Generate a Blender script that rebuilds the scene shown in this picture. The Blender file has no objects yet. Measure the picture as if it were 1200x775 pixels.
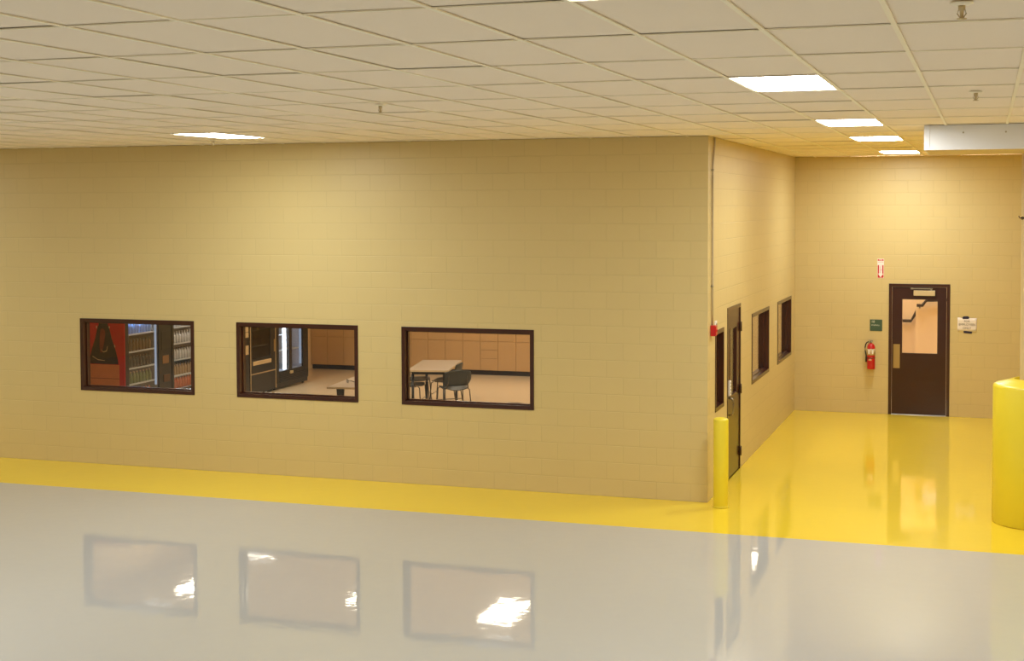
import bpy, bmesh, math, random
from mathutils import Vector, Matrix
random.seed(7)
S = bpy.context.scene
COL = S.collection
PI = math.pi

# ------------------------------------------------------------------ materials
def srgb(r, g, b):
    f = lambda c: (c/255/12.92) if c/255 <= .04045 else ((c/255+.055)/1.055)**2.4
    return (f(r), f(g), f(b), 1)

def mat(name, col, rough=.5, metal=0., spec=.5, bump=None, noise=None, coat=0.):
    m = bpy.data.materials.new(name); m.use_nodes = True
    n, l = m.node_tree.nodes, m.node_tree.links
    b = n['Principled BSDF']
    b.inputs['Base Color'].default_value = col
    b.inputs['Roughness'].default_value = rough
    b.inputs['Metallic'].default_value = metal
    b.inputs['Specular IOR Level'].default_value = spec
    b.inputs['Coat Weight'].default_value = coat; b.inputs['Coat Roughness'].default_value = .12
    if noise or bump:
        tc = n.new('ShaderNodeTexCoord')
    if noise:                                   # (scale, amount): slight uneven colour of the finish itself
        t = n.new('ShaderNodeTexNoise'); t.inputs['Scale'].default_value = noise[0]; t.inputs['Detail'].default_value = 3
        l.new(tc.outputs['Object'], t.inputs['Vector'])
        mx = n.new('ShaderNodeMix'); mx.data_type = 'RGBA'
        a = noise[1]
        mx.inputs['A'].default_value = tuple(c*(1-a) for c in col[:3])+(1,)
        mx.inputs['B'].default_value = tuple(min(1, c*(1+a)) for c in col[:3])+(1,)
        l.new(t.outputs['Fac'], mx.inputs['Factor']); l.new(mx.outputs['Result'], b.inputs['Base Color'])
    if bump:                                    # (scale, distance)
        t2 = n.new('ShaderNodeTexNoise'); t2.inputs['Scale'].default_value = bump[0]; t2.inputs['Detail'].default_value = 2
        l.new(tc.outputs['Object'], t2.inputs['Vector'])
        bp = n.new('ShaderNodeBump'); bp.inputs['Strength'].default_value = 1; bp.inputs['Distance'].default_value = bump[1]
        l.new(t2.outputs['Fac'], bp.inputs['Height']); l.new(bp.outputs['Normal'], b.inputs['Normal'])
    return m

def emit(name, col, strength):
    m = bpy.data.materials.new(name); m.use_nodes = True
    n, l = m.node_tree.nodes, m.node_tree.links
    n.remove(n['Principled BSDF'])
    e = n.new('ShaderNodeEmission'); e.inputs['Color'].default_value = col; e.inputs['Strength'].default_value = strength
    l.new(e.outputs[0], n['Material Output'].inputs['Surface'])
    return m

def block_mat(name, col, axis):
    """painted concrete block laid in half bond; axis = the wall's horizontal world axis"""
    m = mat(name, col, .42, spec=.4)
    n, l = m.node_tree.nodes, m.node_tree.links
    b = n['Principled BSDF']
    tc = n.new('ShaderNodeTexCoord'); sp = n.new('ShaderNodeSeparateXYZ'); cb = n.new('ShaderNodeCombineXYZ')
    l.new(tc.outputs['Object'], sp.inputs[0])
    l.new(sp.outputs['X' if axis == 'x' else 'Y'], cb.inputs['X']); l.new(sp.outputs['Z'], cb.inputs['Y'])
    br = n.new('ShaderNodeTexBrick')
    br.offset = .5; br.squash = 1
    br.inputs['Scale'].default_value = 1
    br.inputs['Mortar Size'].default_value = .006
    br.inputs['Mortar Smooth'].default_value = .6
    br.inputs['Brick Width'].default_value = .4064
    br.inputs['Row Height'].default_value = .20333
    br.inputs['Color1'].default_value = tuple(c*.985 for c in col[:3])+(1,)
    br.inputs['Color2'].default_value = col
    br.inputs['Mortar'].default_value = tuple(c*.93 for c in col[:3])+(1,)
    l.new(cb.outputs[0], br.inputs['Vector'])
    l.new(br.outputs['Color'], b.inputs['Base Color'])
    inv = n.new('ShaderNodeMath'); inv.operation = 'SUBTRACT'; inv.inputs[0].default_value = 1
    l.new(br.outputs['Fac'], inv.inputs[1])
    nz = n.new('ShaderNodeTexNoise'); nz.inputs['Scale'].default_value = 60; nz.inputs['Detail'].default_value = 3
    l.new(tc.outputs['Object'], nz.inputs['Vector'])
    ma = n.new('ShaderNodeMath'); ma.operation = 'MULTIPLY_ADD'; ma.inputs[1].default_value = .07
    l.new(nz.outputs['Fac'], ma.inputs[0]); l.new(inv.outputs[0], ma.inputs[2])
    bp = n.new('ShaderNodeBump'); bp.inputs['Strength'].default_value = .55; bp.inputs['Distance'].default_value = .0025
    l.new(ma.outputs[0], bp.inputs['Height']); l.new(bp.outputs['Normal'], b.inputs['Normal'])
    return m

def floor_mat(name, col, rough):
    """self-levelled epoxy: glossy, with the long shallow trowel waves that make reflections shimmer"""
    m = mat(name, col, rough, spec=.55)
    n, l = m.node_tree.nodes, m.node_tree.links
    b = n['Principled BSDF']
    tc = n.new('ShaderNodeTexCoord')
    t = n.new('ShaderNodeTexNoise'); t.inputs['Scale'].default_value = 7; t.inputs['Detail'].default_value = 3; t.inputs['Roughness'].default_value = .45
    l.new(tc.outputs['Object'], t.inputs['Vector'])
    bp = n.new('ShaderNodeBump'); bp.inputs['Strength'].default_value = 1; bp.inputs['Distance'].default_value = .0007
    l.new(t.outputs['Fac'], bp.inputs['Height']); l.new(bp.outputs['Normal'], b.inputs['Normal'])
    t2 = n.new('ShaderNodeTexNoise'); t2.inputs['Scale'].default_value = .6; t2.inputs['Detail'].default_value = 4
    l.new(tc.outputs['Object'], t2.inputs['Vector'])
    mx = n.new('ShaderNodeMix'); mx.data_type = 'RGBA'
    mx.inputs['A'].default_value = tuple(c*.97 for c in col[:3])+(1,); mx.inputs['B'].default_value = tuple(min(1, c*1.03) for c in col[:3])+(1,)
    l.new(t2.outputs['Fac'], mx.inputs['Factor']); l.new(mx.outputs['Result'], b.inputs['Base Color'])
    return m

def glass_mat(name, tint=(1, 1, 1, 1), gain=1.):
    m = bpy.data.materials.new(name); m.use_nodes = True
    n, l = m.node_tree.nodes, m.node_tree.links
    n.remove(n['Principled BSDF'])
    tr = n.new('ShaderNodeBsdfTransparent'); tr.inputs['Color'].default_value = tint
    gl = n.new('ShaderNodeBsdfGlossy'); gl.inputs['Roughness'].default_value = .02
    fr = n.new('ShaderNodeFresnel'); geo = n.new('ShaderNodeNewGeometry'); io = n.new('ShaderNodeMapRange')     # thin sheet: both faces reflect as seen from air
    io.inputs['To Min'].default_value = 1.45*gain; io.inputs['To Max'].default_value = 1/(1.45*gain)
    l.new(geo.outputs['Backfacing'], io.inputs['Value']); l.new(io.outputs['Result'], fr.inputs['IOR'])
    tc = n.new('ShaderNodeTexCoord'); nz = n.new('ShaderNodeTexNoise'); nz.inputs['Scale'].default_value = 1.3; nz.inputs['Detail'].default_value = 0
    bp = n.new('ShaderNodeBump'); bp.inputs['Distance'].default_value = .0012
    l.new(tc.outputs['Object'], nz.inputs['Vector']); l.new(nz.outputs['Fac'], bp.inputs['Height'])
    l.new(bp.outputs['Normal'], gl.inputs['Normal'])
    mx = n.new('ShaderNodeMixShader')
    l.new(fr.outputs[0], mx.inputs[0]); l.new(tr.outputs[0], mx.inputs[1]); l.new(gl.outputs[0], mx.inputs[2])
    l.new(mx.outputs[0], n['Material Output'].inputs['Surface'])
    return m

WALL = srgb(208, 186, 128)
M = {}
M['wall_x'] = block_mat('painted block, east-west', WALL, 'x')
M['wall_y'] = block_mat('painted block, north-south', WALL, 'y')
M['plain_wall'] = mat('painted plaster', srgb(214, 186, 140), .6)
M['stair_wall'] = mat('stairwell plaster', srgb(222, 198, 164), .6)
M['grey_floor'] = floor_mat('grey epoxy', srgb(184, 184, 180), .035)
M['yellow_floor'] = floor_mat('yellow epoxy', srgb(236, 206, 58), .06)
M['room_floor'] = floor_mat('waxed beige tile', srgb(214, 196, 165), .2)
M['tile'] = mat('ceiling tile', srgb(249, 234, 212), .9, spec=.1, noise=(180, .03), bump=(140, .0008))
M['tbar'] = mat('ceiling grid steel', srgb(252, 242, 216), .45)
M['brown'] = mat('brown enamel', srgb(60, 28, 13), .3, spec=.4, coat=.4)
M['brown_door'] = mat('brown door enamel', srgb(54, 19, 8), .31, spec=.4, noise=(4, .05), coat=.35)
M['steel'] = mat('brushed steel', srgb(170, 160, 140), .35, metal=.9)
M['dark_steel'] = mat('dark hinge steel', srgb(92, 66, 44), .4, metal=.5)
M['brass'] = mat('satin brass plate', srgb(176, 148, 92), .4, metal=.7)
M['closer'] = mat('closer enamel', srgb(206, 184, 138), .4, metal=.2)
M['glass'] = glass_mat('window glass', (.97, .97, .95, 1))
M['vend_glass'] = glass_mat('vending glass', (.93, .95, .97, 1))
M['smoked_glass'] = glass_mat('dark vending glass', (.45, .43, .4, 1))
M['yellow'] = mat('yellow plastic sleeve', srgb(228, 208, 52), .35, spec=.5)
M['column'] = mat('column paint', srgb(212, 186, 130), .5)
M['conduit'] = mat('conduit paint', srgb(186, 168, 136), .45)
M['red'] = mat('red enamel', srgb(190, 14, 24), .28, coat=.5)
M['sign_red'] = mat('sign red', srgb(196, 34, 30), .4)
M['white'] = mat('white vinyl', srgb(238, 230, 218), .5)
M['soffit'] = mat('white sheet metal', srgb(226, 224, 222), .5)
M['soffit_bounce_tan'] = mat('soffit tan with floor bounce', srgb(214, 188, 130), .5)  # tan puts the yellow floor's bounce light into the soffit underside colour
M['green'] = mat('green sign plastic', srgb(62, 84, 60), .45)
M['sign_text'] = mat('pale sign lettering', srgb(214, 212, 190), .5)
M['paper'] = mat('paper', srgb(236, 222, 204), .8)
M['ink'] = mat('ink', srgb(112, 96, 76), .8)
M['tape'] = mat('dark blue tape', srgb(38, 30, 58), .5)
M['black'] = mat('black plastic', srgb(24, 23, 21), .35)
M['black_metal'] = mat('black vending enamel', srgb(26, 24, 22), .3, noise=(12, .3))
M['black_rubber'] = mat('black rubber', srgb(20, 18, 17), .6)
M['cabinet'] = mat('maple laminate', srgb(186, 150, 102), .5, noise=(3, .05))
M['toe'] = mat('dark base', srgb(34, 22, 16), .6)
M['counter'] = mat('grey worktop', srgb(150, 140, 124), .4)
M['table_top'] = mat('grey table laminate', srgb(172, 158, 140), .35, noise=(60, .04))
M['table_edge'] = mat('pale table edging', srgb(196, 176, 140), .5)
M['chrome'] = mat('grey tube', srgb(96, 90, 80), .3, metal=.8)
M['shell'] = mat('black chair shell', srgb(40, 42, 36), .42)
M['vend_red'] = mat('red vending panel', srgb(192, 26, 24), .3)
M['vend_inside'] = mat('vending interior', srgb(120, 118, 116), .5)
M['vend_white_inside'] = mat('pale vending interior', srgb(196, 200, 214), .5)
M['vend_dark_inside'] = mat('dark vending interior', srgb(52, 46, 40), .6)
M['shelf'] = mat('shelf wire white', srgb(200, 204, 206), .4)
M['bottle_art'] = mat('printed bottle, dark', srgb(44, 30, 22), .35, noise=(14, .35))
M['bottle_art_light'] = mat('printed bottle, highlights', srgb(122, 52, 28), .4, noise=(10, .3))
M['crate_art'] = mat('printed crate, wood', srgb(206, 134, 74), .5, noise=(9, .12))
M['crate_art_dark'] = mat('printed crate, board gap', srgb(132, 72, 32), .5)
M['sticker'] = mat('cream sticker', srgb(196, 170, 126), .6)
M['trim_metal'] = mat('pale trim strip', srgb(176, 152, 110), .4, metal=.3)
M['handrail'] = mat('dark handrail', srgb(48, 28, 20), .4)
M['bottle_blue'] = mat('blue label bottle', srgb(130, 170, 228), .25)
M['bottle_white'] = mat('pale bottle', srgb(206, 208, 210), .3)
M['bottle_brown'] = mat('brown drink bottle', srgb(92, 60, 30), .25)
M['bottle_dark'] = mat('dark drink bottle', srgb(36, 30, 28), .25)
M['bottle_green'] = mat('green drink bottle', srgb(104, 122, 58), .3)
M['bottle_orange'] = mat('orange drink bottle', srgb(202, 92, 44), .3)
M['bottle_tan'] = mat('tan drink bottle', srgb(176, 146, 110), .3)
M['cap_dark'] = mat('dark cap', srgb(40, 32, 30), .4)
M['cap_white'] = mat('white cap', srgb(225, 225, 225), .4)
M['foil_a'] = mat('brown snack foil', srgb(120, 84, 46), .3)
M['foil_b'] = mat('cream snack foil', srgb(176, 150, 104), .3)
M['lamp'] = emit('lamp diffuser', (.96, 1.01, 1.03, 1), 34.5)
M['room_lamp'] = emit('break room diffuser', (1, .88, .70, 1), 17.)
M['stair_lamp'] = emit('stairwell diffuser', (1, .92, .80, 1), 33.)
M['led'] = emit('cool white tube', (.72, .82, 1, 1), 38.)
M['led_soft'] = emit('soft blue tube', (.6, .75, 1, 1), .42)
M['led_bar'] = emit('white light bar', (.8, .88, 1, 1), 6.)

# ------------------------------------------------------------------ mesh helpers
class MB:
    def __init__(s): s.bm = bmesh.new(); s.mi = 0; s.mats = []
    def use(s, m):
        if m not in s.mats: s.mats.append(m)
        s.mi = s.mats.index(m); return s
    def _tag(s, faces, smooth=False):
        for f in faces: f.material_index = s.mi; f.smooth = smooth
    def box(s, x0, x1, y0, y1, z0, z1, bev=0.):
        b = bmesh.new()
        bmesh.ops.create_cube(b, size=1)
        for v in b.verts:
            v.co = Vector(((x0+x1)/2+v.co.x*(x1-x0), (y0+y1)/2+v.co.y*(y1-y0), (z0+z1)/2+v.co.z*(z1-z0)))
        if bev: bmesh.ops.bevel(b, geom=b.edges[:], offset=bev, segments=2, affect='EDGES', profile=.5)
        return s._join(b)
    def _join(s, b, smooth=False, mtx=None):
        if mtx: bmesh.ops.transform(b, matrix=mtx, verts=b.verts)
        vs = {v: s.bm.verts.new(v.co) for v in b.verts}
        fs = []
        for f in b.faces:
            try: fs.append(s.bm.faces.new([vs[v] for v in f.verts]))
            except ValueError: pass
        s._tag(fs, smooth); b.free(); return s
    def lathe(s, prof, c=(0, 0, 0), n=32, axis='z', smooth=True):
        """prof = [(r, h)...] turned about the axis; ends are closed when r > 0"""
        b = bmesh.new(); rings = []
        for r, h in prof:
            rings.append([b.verts.new((r*math.cos(2*PI*k/n), r*math.sin(2*PI*k/n), h)) for k in range(n)] if r > 1e-6 else [b.verts.new((0, 0, h))])
        for A, B in zip(rings, rings[1:]):
            for k in range(n):
                a = [A[k % len(A)], A[(k+1) % len(A)], B[(k+1) % len(B)], B[k % len(B)]]
                u = []
                for v in a:
                    if v not in u: u.append(v)
                if len(u) > 2: b.faces.new(u)
        for R, rev in ((rings[0], True), (rings[-1], False)):
            if len(R) > 1: b.faces.new(R[::-1] if rev else R)
        mt = Matrix.Translation(c)
        if axis == 'y': mt = mt @ Matrix.Rotation(-PI/2, 4, 'X')
        if axis == 'x': mt = mt @ Matrix.Rotation(PI/2, 4, 'Y')
        bmesh.ops.recalc_face_normals(b, faces=b.faces)
        s._join(b, smooth, mt); return s
    def tube(s, pts, r, n=10):
        pts = [Vector(p) for p in pts]; b = bmesh.new(); rings = []
        up = Vector((0, 0, 1))
        for i, p in enumerate(pts):
            d = (pts[min(i+1, len(pts)-1)]-pts[max(i-1, 0)]).normalized()
            a = d.cross(up)
            if a.length < .05: a = d.cross(Vector((1, 0, 0)))
            a.normalize(); c = d.cross(a)
            rings.append([b.verts.new(p+(a*math.cos(2*PI*k/n)+c*math.sin(2*PI*k/n))*r) for k in range(n)])
        for A, B in zip(rings, rings[1:]):
            for k in range(n): b.faces.new((A[k], A[(k+1) % n], B[(k+1) % n], B[k]))
        b.faces.new(rings[0][::-1]); b.faces.new(rings[-1])
        bmesh.ops.recalc_face_normals(b, faces=b.faces)
        return s._join(b, True)
    def prism(s, pts, d):
        """closed outline of 3D points pushed along vector d"""
        b = bmesh.new(); d = Vector(d)
        A = [b.verts.new(p) for p in pts]; B = [b.verts.new(Vector(p)+d) for p in pts]
        b.faces.new(A); b.faces.new(B[::-1]); n = len(A)
        for k in range(n): b.faces.new((A[k], B[k], B[(k+1) % n], A[(k+1) % n]))
        bmesh.ops.recalc_face_normals(b, faces=b.faces)
        return s._join(b)
    def quad(s, *p):
        s._tag([s.bm.faces.new([s.bm.verts.new(q) for q in p])]); return s
    def sheet(s, grid, t):
        """a curved shell from a grid of points, thickened along its normals"""
        b = bmesh.new(); V = [[b.verts.new(p) for p in row] for row in grid]
        for i in range(len(V)-1):
            for j in range(len(V[0])-1): b.faces.new((V[i][j], V[i+1][j], V[i+1][j+1], V[i][j+1]))
        bmesh.ops.recalc_face_normals(b, faces=b.faces)
        bmesh.ops.solidify(b, geom=b.faces[:], thickness=t)
        return s._join(b, True)
    def obj(s, name, m=None, parent=None):
        me = bpy.data.meshes.new(name); s.bm.to_mesh(me); s.bm.free()
        for q in (s.mats or [m]): me.materials.append(q)
        o = bpy.data.objects.new(name, me); COL.objects.link(o)
        if parent is not None:
            o.parent = parent; o.matrix_parent_inverse = Matrix.Translation(-parent.location) if parent.type == 'EMPTY' and parent.parent is None and not parent.get('local') else Matrix()
        return o

def tag(o, label=None, cat=None, group=None, kind=None):
    if label: o['label'] = label
    if cat: o['category'] = cat
    if group: o['group'] = group
    if kind: o['kind'] = kind
    return o
def thing(name, loc, label, cat, group=None, kind=None, rz=0, local=False):
    """Empty at a thing's base. local: its parts are modelled about the origin, else in place."""
    o = bpy.data.objects.new(name, None); COL.objects.link(o)
    o.location = loc; o.rotation_euler = (0, 0, rz); o.empty_display_size = .1
    if local: o['local'] = 1
    return tag(o, label, cat, group, kind)
def struct(name, mb, m, label=None):
    o = mb.obj(name, m); o['kind'] = 'structure'
    if label: o['label'] = label
    return o
def copy_tree(o, parent=None):
    c = o.copy(); COL.objects.link(c)
    if parent is not None:
        c.parent = parent; c.matrix_parent_inverse = o.matrix_parent_inverse.copy()
    for ch in list(o.children): copy_tree(ch, c)
    return c
def lettering(text, size, loc, rot, m, parent, name='lettering', align='CENTER', extrude=.0008, sx=1.):
    cu = bpy.data.curves.new('text', 'FONT'); cu.body = text; cu.size = size
    cu.align_x = align; cu.align_y = 'CENTER'; cu.extrude = extrude
    t = bpy.data.objects.new('text', cu); COL.objects.link(t)
    bpy.context.view_layer.update()
    me = bpy.data.meshes.new_from_object(t.evaluated_get(bpy.context.evaluated_depsgraph_get()))
    bpy.data.objects.remove(t)
    me.transform(Matrix.Translation(loc) @ rot.to_4x4() @ Matrix.Diagonal((sx, 1, 1, 1)))
    me.materials.clear(); me.materials.append(m)
    o = bpy.data.objects.new(name, me); COL.objects.link(o)
    o.parent = parent
    if parent.type == 'EMPTY': o.matrix_parent_inverse = Matrix.Translation(-parent.location)
    return o
FACE_SOUTH = Matrix.Rotation(PI/2, 3, 'X')      # text on a wall that faces -y

# ------------------------------------------------------------------ sizes
H = 4.27                 # hall ceiling
YB = 7.734               # face of the wall at the end of the corridor
T = .14                  # block wall thickness
HX0, HX1, HY0 = -16., 9.2, -26.
RX0, RY1, RH = -10.62, 11.45, 2.9     # break room
YL = -1.48               # where the yellow paint ends
ZT, ZS = 1.968, .990     # window head and sill

def wall(name, axis, a0, a1, z0, z1, n0, n1, openings, m, label):
    """block wall between a0..a1 along axis, n0..n1 in thickness, with rectangular openings (a0,a1,z0,z1) and their reveals"""
    A = sorted({a0, a1, *[o[0] for o in openings], *[o[1] for o in openings]})
    Z = sorted({z0, z1, *[o[2] for o in openings], *[o[3] for o in openings]})
    P = (lambda a, n, z: (a, n, z)) if axis == 'x' else (lambda a, n, z: (n, a, z))
    mb = MB()
    def hole(a, z): return any(o[0] < a < o[1] and o[2] < z < o[3] for o in openings)
    for i in range(len(A)-1):
        for k in range(len(Z)-1):
            p, q, r, s = A[i], A[i+1], Z[k], Z[k+1]
            if hole((p+q)/2, (r+s)/2): continue
            mb.quad(P(p, n0, r), P(q, n0, r), P(q, n0, s), P(p, n0, s))
            mb.quad(P(p, n1, r), P(p, n1, s), P(q, n1, s), P(q, n1, r))
    for p, q, r, s in openings+[(a0, a1, z0, z1)]:
        mb.quad(P(p, n0, r), P(p, n1, r), P(p, n1, s), P(p, n0, s)); mb.quad(P(q, n0, r), P(q, n0, s), P(q, n1, s), P(q, n1, r))
        mb.quad(P(p, n0, s), P(p, n1, s), P(q, n1, s), P(q, n0, s))
        if r > z0+.01 or (p, q) == (a0, a1): mb.quad(P(p, n0, r), P(q, n0, r), P(q, n1, r), P(p, n1, r))
    bmesh.ops.remove_doubles(mb.bm, verts=mb.bm.verts, dist=1e-5)
    bmesh.ops.recalc_face_normals(mb.bm, faces=mb.bm.faces)
    return struct(name, mb, m, label)

# ------------------------------------------------------------------ shell
FW = [(-8.572, -6.812), (-6.185, -4.452), (-3.858, -2.122)]      # front windows
SW = [(.46, 1.04), (3.20, 4.81), (5.69, 7.29)]                    # side windows
D1 = (1.54, 2.51, 2.168)                                           # corridor end door: x0, x1, head
D2 = (1.28, 2.27, 2.185)                                           # side door: y0, y1, head
mb = MB()
mb.use(M['grey_floor']).quad((HX0, HY0, 0), (HX1, HY0, 0), (HX1, YL, 0), (HX0, YL, 0))
mb.use(M['yellow_floor']).quad((HX0, YL, 0), (HX1, YL, 0), (HX1, T, 0), (HX0, T, 0))
mb.quad((0-T, T, 0), (HX1, T, 0), (HX1, YB+T, 0), (0-T, YB+T, 0))
struct('floor', mb, None, 'glossy grey epoxy hall floor with yellow painted walkway')
struct('floor_breakroom', MB().quad((RX0-.1, T, 0), (-T, T, 0), (-T, RY1+.1, 0), (RX0-.1, RY1+.1, 0)), M['room_floor'], 'beige tiled break room floor behind the windows')
struct('floor_stairwell', MB().quad((-T, YB+T, 0), (5, YB+T, 0), (5, 13, 0), (-T, 13, 0)), M['room_floor'], 'stairwell floor behind the far brown door')

wall('wall_front', 'x', HX0, 0, 0, H, 0, T, [(a, b, ZS, ZT) for a, b in FW], M['wall_x'], 'long tan block wall with three brown windows')
wall('wall_side', 'y', T, RY1, 0, H, -T, 0, [(a, b, ZS, ZT) for a, b in SW]+[(D2[0], D2[1], 0, D2[2])], M['wall_y'], 'tan block side wall of the corridor')
wall('wall_back', 'x', 0, HX1, 0, H, YB, YB+T, [(D1[0], D1[1], 0, D1[2])], M['wall_x'], 'tan block wall at the corridor end')
wall('wall_right', 'y', HY0, YB, 0, H, HX1, HX1+T, [], M['wall_y'], 'tan block wall closing the hall on the right')
wall('wall_left', 'y', HY0, 0, 0, H, HX0-T, HX0, [], M['wall_y'], 'tan block wall closing the hall on the left')
wall('wall_rear', 'x', HX0, HX1, 0, H, HY0-T, HY0, [], M['wall_x'], 'tan block wall at the rear of the hall')
wall('wall_breakroom_left', 'y', T, RY1, 0, RH, RX0-T, RX0, [], M['plain_wall'], 'break room wall behind the vending machines')
wall('wall_breakroom_back', 'x', RX0, -T, 0, RH, RY1, RY1+T, [], M['plain_wall'], 'break room wall behind the base cabinets')
wall('wall_stairwell_back', 'x', 0, 5, 0, 4.6, 11.0, 11.2, [], M['stair_wall'], 'far stairwell wall seen through the door glass')
wall('wall_stairwell_near', 'x', 1.885, 5, 0, 4.6, 9.6, 9.75, [], M['stair_wall'], 'pinkish stairwell wall nearer the door glass')
wall('wall_stairwell_right', 'y', YB+T, 11.2, 0, 4.6, 5, 5.2, [], M['stair_wall'], 'stairwell side wall')
struct('ceiling_stairwell', MB().box(0, 5.2, YB+T, 11.2, 4.6, 4.7), M['stair_wall'], 'stairwell ceiling')

# ------------------------------------------------------------------ suspended ceiling
GX, GY, DX, DY = 2.664, -9.596, .5812, 1.1624
lights = []
for y in (-11.34, -6.69, -2.04, 1.44, 6.09): lights.append((1.79, y))
for y in (-6.69, -2.04): lights.append((-5.18, y))
for y in (-11.34, -6.69, -2.04):
    lights += [(-12.16, y)]
lights += [(-5.18, -11.34), (8.76-.0, -6.69), (8.76, -2.04), (8.76, -11.34)]
for y in (-15.99, -20.64):
    for x in (1.79, -5.18): lights.append((x, y))
def cell(x, y): return (math.floor((x-GX)/DX), math.floor((y-GY)/DY))
lit = {cell(x, y) for x, y in lights}
mb = MB()
i0, i1 = math.floor((HX0-GX)/DX), math.ceil((HX1-GX)/DX)
j0, j1 = math.floor((HY0-GY)/DY), math.ceil((YB-GY)/DY)
for i in range(i0, i1):
    for j in range(j0, j1):
        x0, y0 = GX+i*DX, GY+j*DY; x1, y1 = x0+DX, y0+DY
        if (i, j) in lit or (x1 < -.02 and y0 > .15): continue
        if x1 < -T and y1 > T: y1 = T
        y1 = min(y1, YB+.05)
        if y1 <= y0: continue
        near = y0 > -16 and -10 < x0 < 5
        z = [H+.004+(random.uniform(-.0012, .0015) if near else 0) for _ in range(2)]
        t = random.uniform(-.001, .001) if near else 0
        if near and random.random() < .12: z[random.randint(0, 1)] -= .0045
        e = .003
        mb.quad((x0+e, y0+e, z[0]), (x0+e, y1-e, z[1]), (x1-e, y1-e, z[1]+t), (x1-e, y0+e, z[0]+t))
ce = struct('ceiling', mb, M['tile'], 'suspended ceiling of cream tiles')
mb = MB()
for i in range(i0, i1+1):
    x = GX+i*DX; y1 = YB if x > -.02 else 0
    mb.box(x-.012, x+.012, HY0, y1, H-.005, H+.0006)
for j in range(j0, j1+1):
    y = GY+j*DY
    if y < YB: mb.box(HX0 if y < 0 else 0, HX1, y-.009, y+.009, H-.0045, H+.001)
g = mb.obj('ceiling_grid', M['tbar'], ce); g['kind'] = 'structure'
struct('ceiling_deck', MB().box(HX0-T, HX1+T, HY0-T, YB+T, H+.12, H+.2), M['soffit_bounce_tan'], 'deck above the suspended ceiling')
mb = MB()
for a, b in ((RX0, -T),):
    mb.box(a, b, T, RY1, RH, RH+.05)
struct('ceiling_breakroom', mb, M['tile'], 'break room ceiling')

def troffer(x, y, label, group, w=DX-.024, d=DY-.018, z=H, lamp=None, name='ceiling_light'):
    o = thing(name, (x, y, z), label, 'ceiling light', group)
    f = MB(); k = .009
    f.box(x-w/2, x-w/2+k, y-d/2, y+d/2, z-.002, z+.05); f.box(x+w/2-k, x+w/2, y-d/2, y+d/2, z-.002, z+.05)
    f.box(x-w/2+k, x+w/2-k, y-d/2, y-d/2+k, z-.002, z+.05); f.box(x-w/2+k, x+w/2-k, y+d/2-k, y+d/2, z-.002, z+.05)
    f.box(x-w/2, x+w/2, y-d/2, y+d/2, z+.05, z+.056)
    f.obj('frame', M['tbar'], o)
    MB().quad((x-w/2+k, y-d/2+k, z+.004), (x-w/2+k, y+d/2-k, z+.004), (x+w/2-k, y+d/2-k, z+.004), (x+w/2-k, y-d/2+k, z+.004)).obj('diffuser', lamp or M['lamp'], o)
    return o
LL = {(1.79, -6.69): 'lit ceiling panel over the corridor line, the largest one in view',
      (1.79, -2.04): 'second largest lit ceiling panel in the corridor line, just left of the white soffit',
      (1.79, 1.44): 'third lit ceiling panel in the corridor line, between the soffit panel and the wall panel',
      (1.79, 6.09): 'smallest lit ceiling panel, closest to the wall above the brown door',
      (-5.18, -2.04): 'lone lit ceiling panel above the long wall with three windows',
      (1.79, -11.34): 'lit ceiling panel cut off by the top edge of the photo'}
for x, y in lights:
    i, j = cell(x, y); cx, cy = GX+(i+.5)*DX, GY+(j+.5)*DY
    lb = LL.get((x, y))
    troffer(cx, cy, lb or 'lit ceiling panel of the hall outside the picture', 'lit ceiling panels in the hall' if lb else 'ceiling panels outside the picture')
for x, y in ((-9.3, 4.3), (-6.35, 4.6), (-4.0, 4.3), (-9.5, 7.0), (-6.3, 8.8), (-1.0, 8.6), (-3.3, 8.8), (-1.3, 3.6)):
    troffer(x, y, 'lit ceiling panel of the break room behind the windows', 'break room ceiling panels', z=RH-.056, lamp=M['room_lamp'])
troffer(1.5, 8.9, 'lit ceiling panel of the stairwell near the far door', 'stairwell ceiling panels', z=4.6-.056, lamp=M['stair_lamp'])
troffer(3.1, 8.7, 'added ceiling lamp brightening the nearer stairwell wall', 'stairwell ceiling panels', z=4.6-.056, lamp=M['stair_lamp'])  # extra lamp, added to brighten the nearer stairwell wall
troffer(1.2, 10.2, 'lit ceiling panel of the stairwell further from the door', 'stairwell ceiling panels', z=4.6-.056, lamp=M['stair_lamp'])

for x, y, lb in ((2.96, -10.2, 'pendant sprinkler head at the top right of the ceiling'),
                 (2.98, -5.6, 'pendant sprinkler head above the white soffit'),
                 (-1.48, -5.9, 'pendant sprinkler head left of the largest lit panel, over the long wall'),
                 (-5.75, -1.25, 'tiny sprinkler head beside the lone lit panel')):
    o = thing('sprinkler', (x, y, H), lb, 'sprinkler', 'ceiling sprinklers')
    MB().lathe([(.045, 0), (.045, -.004), (.03, -.012), (.0, -.012)], (x, y, H-.001), 20).obj('escutcheon', M['tbar'], o)
    h = MB().lathe([(.014, -.01), (.014, -.03), (.008, -.034), (.008, -.04), (.006, -.062), (.0, -.062)], (x, y, H), 14)
    h.tube([(x-.012, y, H-.03), (x-.017, y, H-.045), (x-.004, y, H-.064)], .0025, 6).tube([(x+.012, y, H-.03), (x+.017, y, H-.045), (x+.004, y, H-.064)], .0025, 6)
    h.obj('sprinkler_body', M['closer'], o)
    MB().lathe([(.0, -.064), (.02, -.064), (.02, -.067), (0, -.067)], (x, y, H), 16).obj('deflector', M['closer'], o)

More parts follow.
